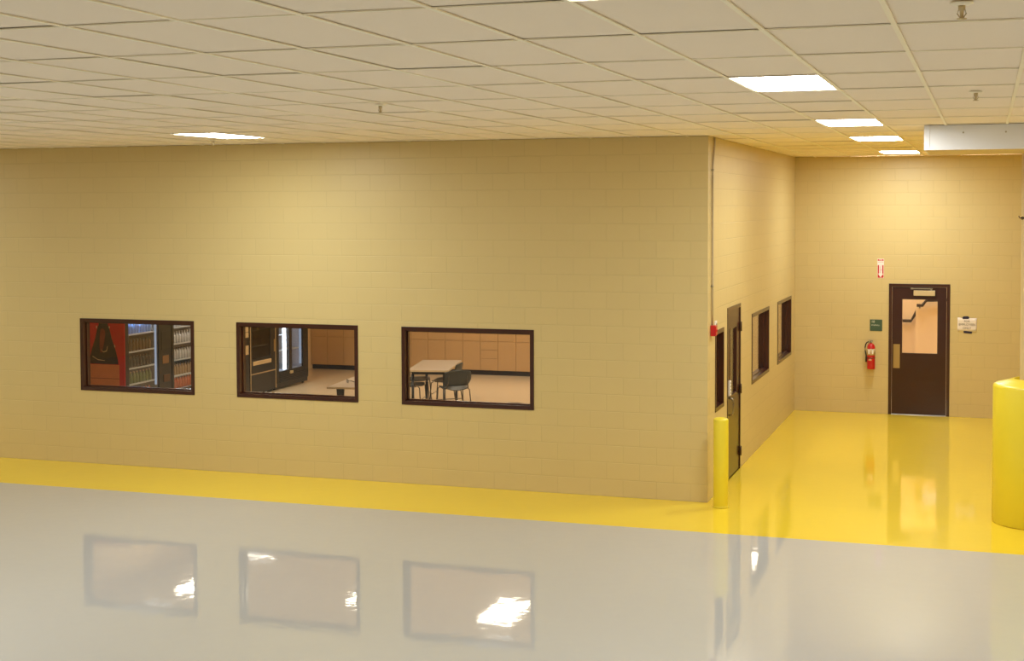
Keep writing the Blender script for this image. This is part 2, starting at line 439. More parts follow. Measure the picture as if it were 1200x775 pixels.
# ------------------------------------------------------------------ windows
def window(n, axis, a0, a1, n0, n1, pane_n, label, sgn):
    """steel frame wrapping the wall (n0 hall face .. n1 room face) with a glazing stop and one pane"""
    lo, hi = min(n0, n1)-.008, max(n0, n1)+.008
    o = thing('window_%d' % n, ((a0+a1)/2, (n0+n1)/2, ZS) if axis == 'x' else ((n0+n1)/2, (a0+a1)/2, ZS), label, 'window', None, 'structure')
    def bx(m, a, b, p, q, r, s, bev=0): return m.box(a, b, p, q, r, s, bev) if axis == 'x' else m.box(p, q, a, b, r, s, bev)
    f = MB(); w = .05; e = .001
    for (a, b, r, s) in ((a0+e, a0+w, ZS+e, ZT-e), (a1-w, a1-e, ZS+e, ZT-e), (a0+w, a1-w, ZT-w, ZT-e), (a0+w, a1-w, ZS+e, ZS+w)):
        bx(f, a, b, lo, hi, r, s, .002)
    f.obj('frame', M['brown'], o)
    st = MB(); k = .016; p0, p1 = pane_n-.018, pane_n+.018
    for (a, b, r, s) in ((a0+w, a0+w+k, ZS+w, ZT-w), (a1-w-k, a1-w, ZS+w, ZT-w), (a0+w+k, a1-w-k, ZT-w-k, ZT-w), (a0+w+k, a1-w-k, ZS+w, ZS+w+k)):
        bx(st, a, b, p0, p1, r, s)
    st.obj('glazing_stop', M['brown'], o)
    g = MB(); bx(g, a0+w+k-.004, a1-w-k+.004, pane_n-.003, pane_n+.003, ZS+w+k-.004, ZT-w-k+.004)
    g.obj('pane', M['glass'], o)
for k, (a, b) in enumerate(FW):
    window(k+1, 'x', a, b, 0, T, .075, ['brown framed window showing a red vending panel and drink shelves', 'brown framed window showing dark vending machines and a grey table corner',
           'brown framed window showing a table with black chairs'][k], 1)
for k, (a, b) in enumerate(SW):
    window(k+4, 'y', a, b, 0, -T, -.075, ['narrow brown window beside the side door, behind the yellow bollard', 'brown side window next to the door hinges', 'brown side window closest to the corridor end'][k], -1)

# ------------------------------------------------------------------ end door (in wall_back, faces -y)
x0, x1, zt = D1
o = thing('door_1', ((x0+x1)/2, YB, 0), 'dark brown door with a glass panel at the corridor end', 'door', None, 'structure')
f = MB(); w = .052
f.box(x0+.001, x0+w, YB-.012, YB+T+.01, .001, zt-.001, .002).box(x1-w, x1-.001, YB-.012, YB+T+.01, .001, zt-.001, .002).box(x0+w, x1-w, YB-.012, YB+T+.01, zt-w, zt-.001, .002)
f.obj('frame', M['brown'], o)
lx0, lx1, lz0, lz1 = 1.745, 2.325, 1.012, 1.922
yd = YB+.012
d = MB()
a, b, c = x0+w+.004, x1-w-.004, zt-w-.004
for q in ((a, lx0, .014, c), (lx1, b, .014, c), (lx0, lx1, .014, lz0), (lx0, lx1, lz1, c)): d.box(q[0], q[1], yd, yd+.045, q[2], q[3])
leaf = d.obj('leaf', M['brown_door'], o)
t = MB(); k = .022
t.box(lx0-.004, lx0+.012, yd-.004, yd+.049, lz0-.004, lz1+.004).box(lx1-.012, lx1+.004, yd-.004, yd+.049, lz0-.004, lz1+.004).box(lx0+.012, lx1-.012, yd-.004, yd+.049, lz0-.004, lz0+.012).box(lx0+.012, lx1-.012, yd-.004, yd+.049, lz1-.012, lz1+.004)
t.obj('lite_frame', M['brown'], o)
MB().box(lx0+.01, lx1-.01, yd+.02, yd+.026, lz0+.01, lz1-.01).obj('pane', M['glass'], o)
MB().box(1.618, 1.722, yd-.004, yd-.0005, .77, 1.165, .001).obj('push_plate', M['brass'], o)
cl = MB().box(1.935, 2.275, yd-.055, yd-.0005, 1.975, 2.062, .006).obj('door_closer', M['closer'], o)
MB().box(1.895, 2.235, yd-.05, yd-.03, 2.083, 2.1).box(2.2, 2.225, yd-.05, yd-.03, 2.06, 2.09).box(1.89, 1.93, YB-.05, YB-.012, 2.08, 2.105).obj('closer_arm', M['steel'], cl)
MB().prism([(x0+w, YB-.03, .0005), (x0+w, YB-.01, .012), (x0+w, YB+.12, .012), (x0+w, YB+.14, .0005)], (x1-x0-2*w, 0, 0)).obj('threshold', M['steel'], o)

# stairwell handrails behind the glass
def rail(label, pts, y, wally):
    o = tag(MB().obj('handrail', M['handrail']), label, 'handrail', 'stairwell handrails')
    m = MB().tube([(p[0], y, p[1]) for p in pts], .03, 10)
    for p in (pts[0], pts[-2]): m.tube([(p[0]+.05, y, p[1]), (p[0]+.05, wally, p[1]-.05)], .012, 8)
    m.bm.to_mesh(o.data); m.bm.free(); return o
rail('dark handrail on the far stairwell wall, lower left in the door glass', [(.9, 1.30), (1.74, 1.30), (1.83, 1.46), (2.05, 1.86), (2.1, 1.95)], 10.93, 11.0)
rail('dark handrail on the nearer stairwell wall, upper right in the door glass', [(1.905, 1.69), (2.0, 1.69), (2.07, 1.785), (2.6, 1.80), (2.7, 1.80)], 9.53, 9.6)

# ------------------------------------------------------------------ side door (in wall_side, faces +x)
y0, y1, zt = D2
o = thing('door_2', (0, (y0+y1)/2, 0), 'brown door in the side wall with a narrow glass panel and keypad', 'door', None, 'structure')
f = MB(); w = .05
f.box(-T-.01, .008, y0+.001, y0+w, .001, zt-.001, .002).box(-T-.01, .008, y1-w, y1-.001, .001, zt-.001, .002).box(-T-.01, .008, y0+w, y1-w, zt-w, zt-.001, .002)
f.obj('frame', M['brown'], o)
ly0, ly1, lz0, lz1 = 1.5, 2.0, 1.04, 1.91
xd = -.004
a, b, c = y0+w+.004, y1-w-.004, zt-w-.004
d = MB()
for q in ((a, ly0, .012, c), (ly1, b, .012, c), (ly0, ly1, .012, lz0), (ly0, ly1, lz1, c)): d.box(xd-.045, xd, q[0], q[1], q[2], q[3])
d.obj('leaf', M['brown_door'], o)
t = MB()
for q in ((ly0-.004, ly0+.012, lz0, lz1), (ly1-.012, ly1+.004, lz0, lz1), (ly0+.012, ly1-.012, lz0-.004, lz0+.012), (ly0+.012, ly1-.012, lz1-.012, lz1+.004)): t.box(xd-.049, xd+.004, q[0], q[1], q[2], q[3])
t.obj('lite_frame', M['brown'], o)
MB().box(xd-.026, xd-.02, ly0+.01, ly1-.01, lz0+.01, lz1-.01).obj('pane', M['glass'], o)
for z in (1.88, 1.06, .24):
    h = MB().box(.0095, .014, y1-.085, y1-.02, z-.057, z+.057, .001).lathe([(.0, -.062), (.009, -.062), (.009, .062), (0, .062)], (.02, y1-.052, z), 12)
    h.obj('hinge', M['dark_steel'], o)
kp = MB().box(xd+.0005, xd+.028, 1.375, 1.455, 1.07, 1.26, .006).obj('keypad_plate', M['white'], o)
bt = MB()
for r in range(4):
    for q in range(2): bt.lathe([(.009, 0), (.009, .004), (0, .005)], (xd+.028, 1.395+q*.04, 1.105+r*.042), 12, 'x')
bt.obj('buttons', M['steel'], kp)
MB().tube([(xd, 1.415, 1.04), (xd+.05, 1.415, 1.03), (xd+.06, 1.415, 1.0), (xd+.06, 1.415, .86), (xd+.05, 1.415, .83), (xd, 1.415, .82)], .009, 10).obj('pull_handle', M['steel'], o)

# ------------------------------------------------------------------ things on the walls
R = MB()
o = thing('conduit', (.02, .2, 2.11), 'thin painted conduit running down the wall corner to the red alarm box', 'conduit')
MB().tube([(.016, .33, 4.265), (.016, .31, 4.17), (.016, .27, 4.08), (.016, .225, 3.98), (.016, .205, 3.9), (.016, .2, 3.8), (.016, .2, 3.2), (.016, .2, 2.6), (.016, .2, 2.0635)], .0115, 12).obj('pipe', M['conduit'], o)
for z in (3.88, 2.52):
    MB().box(.001, .0045, .165, .235, z-.012, z+.012).lathe([(.0145, -.012), (.0145, .012)], (.016, .2, z), 14).lathe([(.006, 0), (.006, .004), (0, .005)], (.0045, .227, z), 8, 'x').obj('strap', M['steel'], o)
o = thing('alarm_box', (.03, .2, 1.935), 'small red alarm box at the foot of the corner conduit', 'alarm box')
MB().box(.001, .062, .145, .255, 1.935, 2.062, .006).obj('box', M['red'], o)
MB().box(.0625, .068, .155, .245, 1.945, 2.052, .002).lathe([(.02, 0), (.018, .006), (0, .008)], (.068, .2, 2.0), 16, 'x').obj('cover', M['red'], o)
o = thing('wall_plate', (.006, .46, 1.985), 'pale plate on the side wall between red alarm box and narrow window', 'wall plate')
MB().box(.001, .014, .40, .52, 1.985, 2.09, .003).obj('plate', M['white'], o)
MB().box(.0145, .022, .44, .485, 2.015, 2.06, .003).obj('strobe_lens', M['steel'], o)

# extinguisher arrow sign
def plate(name, xa, xb, za, zb, m, y=YB, t=.004): return MB().box(xa, xb, y-t, y-.0006, za, zb)
o = thing('extinguisher_sign', (1.405, YB, 2.26), 'small red and white arrow sign above the fire extinguisher', 'sign')
xa, xb, za, zb = 1.352, 1.458, 2.255, 2.575
MB().box(xa, xb, YB-.004, YB-.0006, za, zb, .001).obj('panel', M['white'], o)
MB().box(xa+.006, xb-.006, YB-.0052, YB-.0042, za+.006, za+.215).box(xa+.006, xb-.006, YB-.0052, YB-.0042, zb-.034, zb-.008).obj('red_field', M['sign_red'], o)
cx = (xa+xb)/2
MB().prism([(cx-.026, YB-.0064, za+.214), (cx-.026, YB-.0064, za+.075), (cx-.044, YB-.0064, za+.075), (cx, YB-.0064, za+.012), (cx+.044, YB-.0064, za+.075), (cx+.026, YB-.0064, za+.075), (cx+.026, YB-.0064, za+.214)], (0, .001, 0)).obj('arrow', M['white'], o)
lettering('FIRE', .03, (cx, YB-.0062, zb-.021), FACE_SOUTH, M['white'], o)
lettering('EXTINGUISHER', .013, (cx, YB-.0052, zb-.056), FACE_SOUTH, M['sign_red'], o)
lettering('FIRE\nEXTINGUISHER', .0175, (cx, YB-.0072, za+.14), FACE_SOUTH @ Matrix.Rotation(-PI/2, 3, 'Z'), M['sign_red'], o)

# green room sign
o = thing('room_sign', (1.34, YB, 1.38), 'square dark green room sign between extinguisher and brown door', 'sign')
MB().box(1.238, 1.438, YB-.008, YB-.0006, 1.378, 1.568, .003).obj('panel', M['green'], o)
lettering('10', .055, (1.262, YB-.0085, 1.53), FACE_SOUTH, M['sign_text'], o, align='LEFT')
lettering('STAIRWELL', .031, (1.262, YB-.0085, 1.472), FACE_SOUTH, M['sign_text'], o, align='LEFT', sx=.85)

# taped paper
o = thing('paper_notice', (2.78, YB, 1.39), 'white paper notice taped to the wall right of the brown door', 'notice')
MB().sheet([[(2.628+i*.03, YB-.002-.003*abs(math.sin(i*.9+j)), 1.395+j*.0575+(.006 if i < 2 else 0)) for j in range(5)] for i in range(11)], .0006).obj('sheet', M['paper'], o)
for txt, z, s in (('FOR', 1.568, .048), ('EMPLOYEES', 1.515, .05), ('ONLY', 1.458, .048)):
    lettering(txt, s, (2.775, YB-.0065, z), FACE_SOUTH, M['ink'], o)
MB().prism([(2.705, YB-.0062, 1.607), (2.8, YB-.0062, 1.609), (2.812, YB-.0062, 1.635), (2.79, YB-.0062, 1.655), (2.72, YB-.0062, 1.65), (2.703, YB-.0062, 1.63)], (0, .001, 0)).obj('tape', M['tape'], o)
MB().prism([(2.722, YB-.0062, 1.378), (2.85, YB-.0062, 1.368), (2.857, YB-.0062, 1.405), (2.726, YB-.0062, 1.415)], (0, .001, 0)).obj('tape', M['tape'], o)

# fire extinguisher
ex, ey = 1.268, YB-.088
o = thing('fire_extinguisher', (ex, ey, .75), 'red fire extinguisher hanging on the wall left of the brown door', 'fire extinguisher')
MB().lathe([(.058, .752), (.065, .756), (.066, .765), (.066, 1.1), (.064, 1.125), (.052, 1.155), (.032, 1.172), (.02, 1.178), (.02, 1.19)], (ex, ey, 0), 36).obj('cylinder', M['red'], o)
lb = MB().lathe([(.0668, .985), (.0668, 1.09)], (ex, ey, 0), 36).obj('label_band', M['sticker'], o)
MB().box(ex+.004, ex+.0075, ey-.0685, ey-.0655, .99, 1.085).box(ex-.04, ex-.02, ey-.0695, ey-.052, 1.005, 1.075).box(ex+.02, ex+.04, ey-.0695, ey-.052, 1.005, 1.075).obj('label_print', M['white'], lb)
s = MB().lathe([(.026, 0), (.026, .0012), (0, .0016)], (0, 0, 0), 20)
bmesh.ops.transform(s.bm, matrix=Matrix.Translation((ex-.012, ey-.0655, .905)) @ Matrix.Rotation(PI/2, 4, 'X') @ Matrix.Diagonal((1.15, .45, 1, 1)), verts=s.bm.verts)
s.obj('oval_label', M['sticker'], o)
v = MB().lathe([(.017, 1.185), (.02, 1.19), (.02, 1.215), (.012, 1.222), (0, 1.222)], (ex, ey, 0), 18).lathe([(.013, 0), (.013, .014), (0, .015)], (ex+.005, ey-.034, 1.2), 14, 'y').tube([(ex, ey, 1.2), (ex-.04, ey, 1.203)], .008, 10)
v.obj('valve', M['steel'], o)
MB().prism([(ex-.04, ey-.01, 1.242), (ex+.03, ey-.01, 1.228), (ex+.03, ey-.01, 1.215), (ex-.042, ey-.01, 1.23)], (0, .02, 0)).box(ex-.045, ex+.02, ey-.008, ey+.008, 1.21, 1.217).obj('lever', M['steel'], o)
hose = [(ex-.04, ey, 1.203), (ex-.065, ey, 1.195), (ex-.088, ey, 1.16), (ex-.096, ey, 1.11), (ex-.094, ey, 1.05), (ex-.084, ey, 1.0), (ex-.079, ey, .97)]
MB().tube(hose, .0095, 10).obj('hose', M['black_rubber'], o)
MB().lathe([(.01, .97), (.014, .955), (.016, .875), (.011, .868)], (ex-.079, ey, 0), 14).obj('nozzle', M['black'], o)
MB().box(ex-.02, ex+.02, ey+.064, YB-.0006, .85, 1.16).box(ex-.03, ex+.03, ey+.05, ey+.075, 1.135, 1.15).lathe([(.0675, .93), (.0675, .945)], (ex, ey, 0), 30).obj('bracket', M['dark_steel'], o)

# ------------------------------------------------------------------ bollard, column and guard, soffit
bx_, by_ = .192, -.195
o = thing('bollard', (bx_, by_, 0), 'slim yellow bollard standing at the wall corner', 'bollard')
prof = [(.083, .006), (.086, .012), (.086, 1.01)]+[(.086*math.cos(a), 1.01+.03*math.sin(a)) for a in [PI/2*k/8 for k in range(1, 8)]]+[(0, 1.04)]
MB().lathe(prof, (bx_, by_, 0), 40).obj('sleeve', M['yellow'], o)
MB().lathe([(.09, .0005), (.09, .014), (.087, .018)], (bx_, by_, 0), 40).obj('base_ring', M['yellow'], o)

gx, gy, gr = 3.575, .06, .43
o = thing('column_guard', (gx, gy, 0), 'wide yellow plastic guard around the tan column at the right edge', 'column guard')
prof = [(gr-.008, .001), (gr, .01), (gr, 1.49), (gr-.006, 1.506), (gr-.03, 1.52), (gr-.16, 1.555), (.215, 1.575), (.205, 1.572), (.2, 1.5)]
g = MB().lathe(prof, (gx, gy, 0), 64)
g.obj('sleeve', M['yellow'], o)
for a in (PI*.5, PI*1.5):
    MB().box(gx+math.cos(a)*(gr+.001)-.012, gx+math.cos(a)*(gr+.001)+.012, gy+math.sin(a)*(gr+.0005)-.002, gy+math.sin(a)*(gr+.0005)+.002, .02, 1.48).obj('seam', M['yellow'], o)
c0, c1 = gx-.152, gx+.152
col = thing('column', (gx, gy, 0), 'tan steel column rising from the yellow guard to the soffit', 'column', None, 'structure')
sh = MB().box(c0, c1, gy-.128, gy-.112, 0, 4.015, .003).box(c0, c1, gy+.04, gy+.056, 0, 4.015, .003).box(gx-.008, gx+.008, gy-.112, gy+.04, 0, 4.015)
sh.obj('shaft', M['column'], col)
MB().lathe([(.02, 0), (.02, .006), (.011, .008), (.011, .02), (0, .021)], (c0+.004, gy-.128, 3.32), 6, 'y').tube([(c0+.002, gy-.12, 3.32), (c0-.028, gy-.12, 3.325), (c0-.032, gy-.12, 3.345)], .006, 8).obj('hook_bolt', M['dark_steel'], col)

o = thing('soffit_beam', (3.9, -.6, 4.02), 'white boxed soffit hanging from the ceiling at the right', 'soffit', None, 'structure')
sx0, sx1, sy0, sy1, sz = 2.452, 5.6, -1.30, .12, 4.02
MB().use(M['soffit_bounce_tan']).box(sx0+.01, sx1, sy0+.01, sy1, sz, H-.002).obj('soffit_body', None, o)
MB().box(sx0+.058, sx1, sy0-.002, sy0+.0095, sz+.001, H-.002, .001).obj('front_panel', M['soffit'], o)
MB().box(sx0, sx0+.056, sy0-.004, sy0+.0095, sz-.001, H-.002, .001).box(sx0, sx0+.0095, sy0+.01, sy1, sz-.001, H-.002).obj('end_trim', M['soffit'], o)
MB().box(sx0+.056, sx1, sy0-.006, sy0-.002, sz-.001, sz+.022).obj('bottom_trim', M['soffit'], o)
for x in (2.83, 3.235, 3.64, 4.05): MB().lathe([(.009, 0), (.009, -.003), (0, -.005)], (x, sy0-.002, 4.19), 12, 'y').obj('screw', M['steel'], o)

# ------------------------------------------------------------------ break room: base cabinets
cy0, cy1 = 10.8, 11.40
nx = 15
w = .385
def cabinet(kind):
    o = thing('base_cabinet', (0, 0, 0), '', 'cabinet', 'base cabinets along the break room wall', local=True)
    MB().box(0, w, .02, .6, .1, .87).obj('body', M['cabinet'], o)
    MB().box(0, w, .07, .6, .001, .0995).obj('toe_kick', M['toe'], o)
    g = .003
    if kind == 'door':
        MB().box(g, w-g, 0, .0195, .105, .695, .002).obj('door', M['cabinet'], o)
        MB().box(g, w-g, 0, .0195, .701, .868, .002).obj('drawer_front', M['cabinet'], o)
    else:
        for a, b in ((.105, .345), (.351, .518), (.524, .695), (.701, .868)): MB().box(g, w-g, 0, .0195, a, b, .002).obj('drawer_front', M['cabinet'], o)
    return o
pd = cabinet('door'); pk = cabinet('drawers')
used = set()
for k in range(nx):
    kind = 'drawers' if k == 10 else 'door'
    src = pk if kind == 'drawers' else pd
    o = src if kind not in used else copy_tree(src)
    used.add(kind)
    o.location = (RX0+k*w+.004, cy0, 0)
    o['label'] = ('wood base cabinet with four stacked drawers' if kind == 'drawers' else
                  'wood base cabinet with one door under one drawer front')
    if kind == 'drawers': o['label'] = 'wood base cabinet with a stack of drawers, between single-door cabinets'
tag(MB().box(RX0+.004, RX0+nx*w+.03, cy0-.02, cy1, .8705, .905, .004).obj('worktop', M['counter']), 'grey worktop running along the base cabinets', 'worktop')

# ------------------------------------------------------------------ break room: vending machines (fronts face +x)
VX, VB, VH = -9.62, -10.5, 1.83
def vend(name, y0, y1, gy0, gy1, gz0, gz1, label, inside, glassm, side=None, shelves=(), extra_gap=()):
    o = thing(name, ((VX+VB)/2, (y0+y1)/2, 0), label, 'vending machine', 'vending machines along the break room wall')
    b = MB().use(M['black_metal'])
    t = .03
    b.box(VB, VX-.02, y0, gy0, .04, VH, .004)                    # near jamb
    b.box(VB, VX-.02, gy1, y1, .04, VH, .004)                    # far jamb or control column
    b.box(VB, VX-.02, gy0, gy1, .04, gz0-.001).box(VB, VX-.02, gy0, gy1, gz1+.001, VH)
    b.box(VB, VB+t, gy0, gy1, gz0-.001, gz1+.001)
    b.obj('body', None, o)
    n = MB()
    n.quad((VB+t+.001, gy0, gz0), (VB+t+.001, gy1, gz0), (VB+t+.001, gy1, gz1), (VB+t+.001, gy0, gz1))
    n.quad((VB+t, gy0+.001, gz0), (VX-.03, gy0+.001, gz0), (VX-.03, gy0+.001, gz1), (VB+t, gy0+.001, gz1))
    n.quad((VB+t, gy1-.001, gz0), (VB+t, gy1-.001, gz1), (VX-.03, gy1-.001, gz1), (VX-.03, gy1-.001, gz0))
    n.quad((VB+t, gy0, gz0+.0005), (VX-.03, gy0, gz0+.0005), (VX-.03, gy1, gz0+.0005), (VB+t, gy1, gz0+.0005))
    n.obj('liner', inside, o)
    d = MB(); f = .028
    d.box(VX-.019, VX, y0+.004, gy0, .12, VH-.004, .003).box(VX-.019, VX, gy1, y1-.004, .12, VH-.004, .003)
    d.box(VX-.019, VX, gy0, gy1, .12, gz0, .003).box(VX-.019, VX, gy0, gy1, gz1, VH-.004, .003)
    fr = d.obj('door', M['black_metal'], o)
    MB().box(VX-.016, VX-.01, gy0, gy1, gz0, gz1).obj('glass', glassm, fr)
    for z in shelves:
        MB().box(VB+t+.004, VX-.06, gy0+.004, gy1-.004, z-.008, z).box(VX-.06, VX-.055, gy0+.004, gy1-.004, z-.016, z+.01).obj('shelf', M['shelf'], o)
    for y in (y0+.06, y1-.06):
        for x in (VB+.08, VX-.1): MB().lathe([(.025, .001), (.025, .04)], (x, y, 0), 12).obj('foot', M['black'], o)
    return o, fr

def bottle_proto(name, mb_, mc, h=.2, r=.031):
    o = MB().use(mb_).lathe([(r*.85, .001), (r, .008), (r, h*.55), (r*.9, h*.66), (r*.45, h*.85), (r*.4, h*.9)], n=14)
    o.use(mc).lathe([(r*.46, h*.9), (r*.46, h), (0, h)], n=12)
    return o.obj(name)
def fill(proto, first, ys, z, xs, label, group):
    for x in xs:
        for y in ys:
            o = proto if not first[0] else proto.copy()
            if first[0]: COL.objects.link(o)
            first[0] = True
            o.location = (x, y, z); tag(o, label, 'bottle', group)
def row(a, b, n): return [a+(b-a)*(k+.5)/n for k in range(n)]

# machine with the red side panel
S1 = (.68, .93, 1.19, 1.465)
o, fr = vend('vending_machine', 2.575, 3.87, 2.67, 3.5, .5, 1.74, 'glass-fronted drink machine with a red side panel showing a bottle', M['vend_inside'], M['vend_glass'], shelves=S1)
p = MB().box(VB+.004, VX-.002, 2.555, 2.5745, .05, VH-.004, .003).obj('red_panel', M['vend_red'], o)
yy = 2.5535
cx = -10.0
def outline(pts): return [(cx+x, yy, z) for x, z in pts]
half = [(.0, 1.66), (.085, 1.66), (.085, 1.63), (.10, 1.6), (.115, 1.56), (.13, 1.5), (.15, 1.42), (.19, 1.32), (.225, 1.22), (.25, 1.12), (.262, 1.06), (.265, 1.02)]
pts = [(x, z) for x, z in half[1:]]+[(-x, z) for x, z in half[1:][::-1]]
MB().prism(outline(pts), (0, .001, 0)).obj('bottle_print', M['bottle_art'], p)
yy = 2.5515
MB().prism(outline([(-.05, 1.56), (-.01, 1.58), (.03, 1.54), (.035, 1.47), (.02, 1.4), (0, 1.3), (-.03, 1.2), (-.06, 1.2), (-.07, 1.3), (-.065, 1.45)]), (0, .001, 0)).prism(outline([(-.08, 1.655), (.08, 1.655), (.08, 1.69), (-.08, 1.69)]), (0, .001, 0)).obj('bottle_highlight_print', M['bottle_art_light'], p)
for pts in ([(-.2, 1.14), (-.1, 1.09), (.02, 1.08), (.02, 1.072), (-.1, 1.078), (-.205, 1.13)], [(-.05, 1.24), (0, 1.2), (.06, 1.22), (.08, 1.3), (.07, 1.3), (.05, 1.235), (0, 1.215), (-.045, 1.25)],
            [(.2, 1.33), (.215, 1.3), (.205, 1.28), (.192, 1.31)], [(-.125, 1.62), (-.11, 1.61), (-.115, 1.57), (-.13, 1.585)], [(.105, 1.62), (.12, 1.61), (.115, 1.575), (.1, 1.59)]):
    MB().prism(outline(pts), (0, .0006, 0)).obj('glint_print', M['sticker'], p)
yy = 2.5535
MB().prism(outline([(-.3, 1.012), (.28, 1.012), (.28, .3), (-.3, .3)]), (0, .001, 0)).obj('crate_print', M['crate_art'], p)
yy = 2.552
MB().prism(outline([(-.3, .80), (.28, .80), (.28, .79), (-.3, .79)]), (0, .001, 0)).prism(outline([(-.3, .58), (.28, .58), (.28, .57), (-.3, .57)]), (0, .001, 0)).obj('crate_board_print', M['crate_art_dark'], p)
MB().box(VX-.14, VX-.11, 2.72, 3.45, 1.715, 1.738).obj('light_tube', M['led'], o)
MB().box(VX-.055, VX-.035, 3.455, 3.485, .6, 1.7).obj('side_light', M['led_soft'], o)
k = MB().box(VX+.0005, VX+.006, 3.57, 3.82, 1.15, 1.45, .002).obj('keypad', M['black'], fr)
MB().box(VX+.0005, VX+.004, 3.6, 3.78, .92, 1.05, .001).obj('price_sticker', M['foil_a'], fr)
MB().box(VX+.0005, VX+.012, 3.62, 3.8, .62, .74, .003).obj('coin_return', M['dark_steel'], fr)
def pr(n, a, b, h=.2, r=.031): return bottle_proto(n, M[a], M[b], h, r), [False]
XS = (VX-.1, VX-.2)
for z, ma, mc, lb, n in ((1.465, 'bottle_blue', 'cap_white', 'blue labelled bottle on the top shelf of the red-sided machine', 9), (1.19, 'bottle_brown', 'cap_dark', 'brown drink bottle on the second shelf of the red-sided machine', 8),
                      (.93, 'bottle_dark', 'bottle_brown', 'dark drink bottle on the third shelf of the red-sided machine', 8), (.68, 'bottle_green', 'bottle_tan', 'green drink bottle on the fourth shelf of the red-sided machine', 8)):
    a, f_ = pr('bottle', ma, mc, .19)
    fill(a, f_, row(2.72, 3.42, n), z+.001, XS[:1], lb, lb.replace('bottle', 'bottles', 1))
a, f_ = pr('bottle', 'bottle_orange', 'bottle_orange', .1, .033)
fill(a, f_, row(2.75, 3.4, 7), .502, XS[:1], 'short orange container at the bottom of the red-sided machine', 'orange containers in the red-sided machine')

# second glass fronted machine
S2 = (.67, .93, 1.2, 1.47)
o, fr = vend('vending_machine', 3.885, 5.10, 3.945, 4.82, .45, 1.75, 'glass-fronted drink machine packed with pale bottles at the window edge', M['vend_white_inside'], M['vend_glass'], shelves=S2)
MB().box(VX-.14, VX-.11, 4.0, 4.77, 1.722, 1.748).obj('light_tube', M['led'], o)
MB().box(VX-.055, VX-.035, 4.78, 4.81, .6, 1.7).obj('side_light', M['led_soft'], o)
for z, ma, mc, lb in ((1.47, 'bottle_white', 'cap_white', 'pale bottle on the top shelf of the second machine'), (1.2, 'bottle_white', 'cap_white', 'clear pale bottle on the upper middle shelf of the second machine'),
                      (.93, 'bottle_white', 'cap_dark', 'pale bottle with dark cap on the middle shelf of the second machine'), (.67, 'bottle_tan', 'cap_dark', 'tan bottle with dark cap on the lower shelf of the second machine'),
                      (.452, 'bottle_orange', 'cap_white', 'orange labelled bottle at the bottom of the second machine')):
    a, f_ = pr('bottle', ma, mc, .2)
    fill(a, f_, row(3.97, 4.79, 10), z+.001, XS[:1], lb, lb.replace('bottle', 'bottles', 1))

# machine with stickers on its payment column
o, fr = vend('vending_machine', 5.13, 6.42, 5.2, 6.08, .5, 1.7, 'dark vending machine with cream stickers on its payment column', M['vend_dark_inside'], M['smoked_glass'], shelves=(.75, 1.05, 1.35))
for a, b in ((.79, .955), (1.10, 1.19), (1.20, 1.33), (1.34, 1.5)): MB().box(VX+.0005, VX+.003, 6.2, 6.385, a, b).obj('sticker', M['sticker'], fr)
MB().box(VX+.0005, VX+.008, 6.2, 6.38, .98, 1.07, .002).obj('keypad', M['black'], fr)

# dark machine edged with pale strips
o, fr = vend('vending_machine', 6.43, 7.43, 6.52, 7.2, .68, 1.72, 'dark vending machine edged with pale metal strips', M['vend_dark_inside'], M['smoked_glass'], shelves=(.9, 1.2, 1.5))
st = MB().box(VX+.0005, VX+.008, 6.437, 6.462, .06, VH-.01).box(VX+.0005, VX+.008, 7.385, 7.41, .06, VH-.01).box(VX+.0005, VX+.008, 6.463, 7.384, .395, .415)
st.obj('trim_strip', M['trim_metal'], fr)
MB().box(VX+.0005, VX+.02, 6.53, 7.2, .565, .635, .003).obj('delivery_flap', M['sticker'], fr)
for z in (1.28, 1.4): MB().box(VX+.0005, VX+.004, 7.27, 7.31, z, z+.06).obj('button_label', M['sticker'], fr)
MB().box(VX+.0005, VX+.005, 7.33, 7.375, .75, .98).obj('coin_panel', M['brass'], fr)
a = MB().use(M['foil_a']).box(-.02, .02, -.05, .05, .002, .15, .012).obj('snack_packet'); f_ = [False]
b = MB().use(M['foil_b']).box(-.015, .015, -.04, .04, .002, .12, .01).obj('snack_packet'); g_ = [False]
for z, P, F, lb in ((.9, a, f_, 'brown snack packet on the lower shelf of the dark machine'), (1.2, b, g_, 'cream snack packet on the middle shelf of the dark machine')):
    for y in row(6.54, 7.18, 5):
        q = P if not F[0] else P.copy()
        if F[0]: COL.objects.link(q)
        F[0] = True; q.location = (VX-.11, y, z+.001); tag(q, lb, 'snack packet', lb.replace('packet', 'packets', 1))

# lit cooler at the end of the row
o, fr = vend('vending_machine', 7.45, 8.73, 7.53, 8.5, .345, 1.74, 'lit glass vending cooler at the end of the row by the cabinets', M['vend_white_inside'], M['vend_glass'], shelves=(.72,))
MB().box(VX-.0095, VX+.004, 7.915, 8.045, .346, 1.739, .003).obj('mullion', M['black_metal'], fr)
MB().box(VX-.07, VX-.03, 7.80, 7.87, .36, 1.72, .004).obj('light_tube', M['led_bar'], o)
MB().box(VB+.035, VX-.08, 7.93, 7.95, .35, 1.735).obj('partition', M['vend_inside'], o)
MB().box(VB+.033, VB+.045, 7.535, 7.928, .35, 1.735).box(VB+.05, VX-.04, 7.532, 7.545, .35, 1.735).obj('dark_lining', M['vend_dark_inside'], o)
for z in (1.02, 1.4): MB().box(VB+.06, VX-.12, 7.55, 7.925, z-.012, z).obj('wire_shelf', M['shelf'], o)
MB().box(VX-.05, VX-.025, 8.44, 8.485, .4, 1.7).obj('side_light', M['led_soft'], o)
sl = MB()
for k in range(6): sl.box(VX+.0005, VX+.012, 7.55, 8.65, .135+k*.032, .15+k*.032)
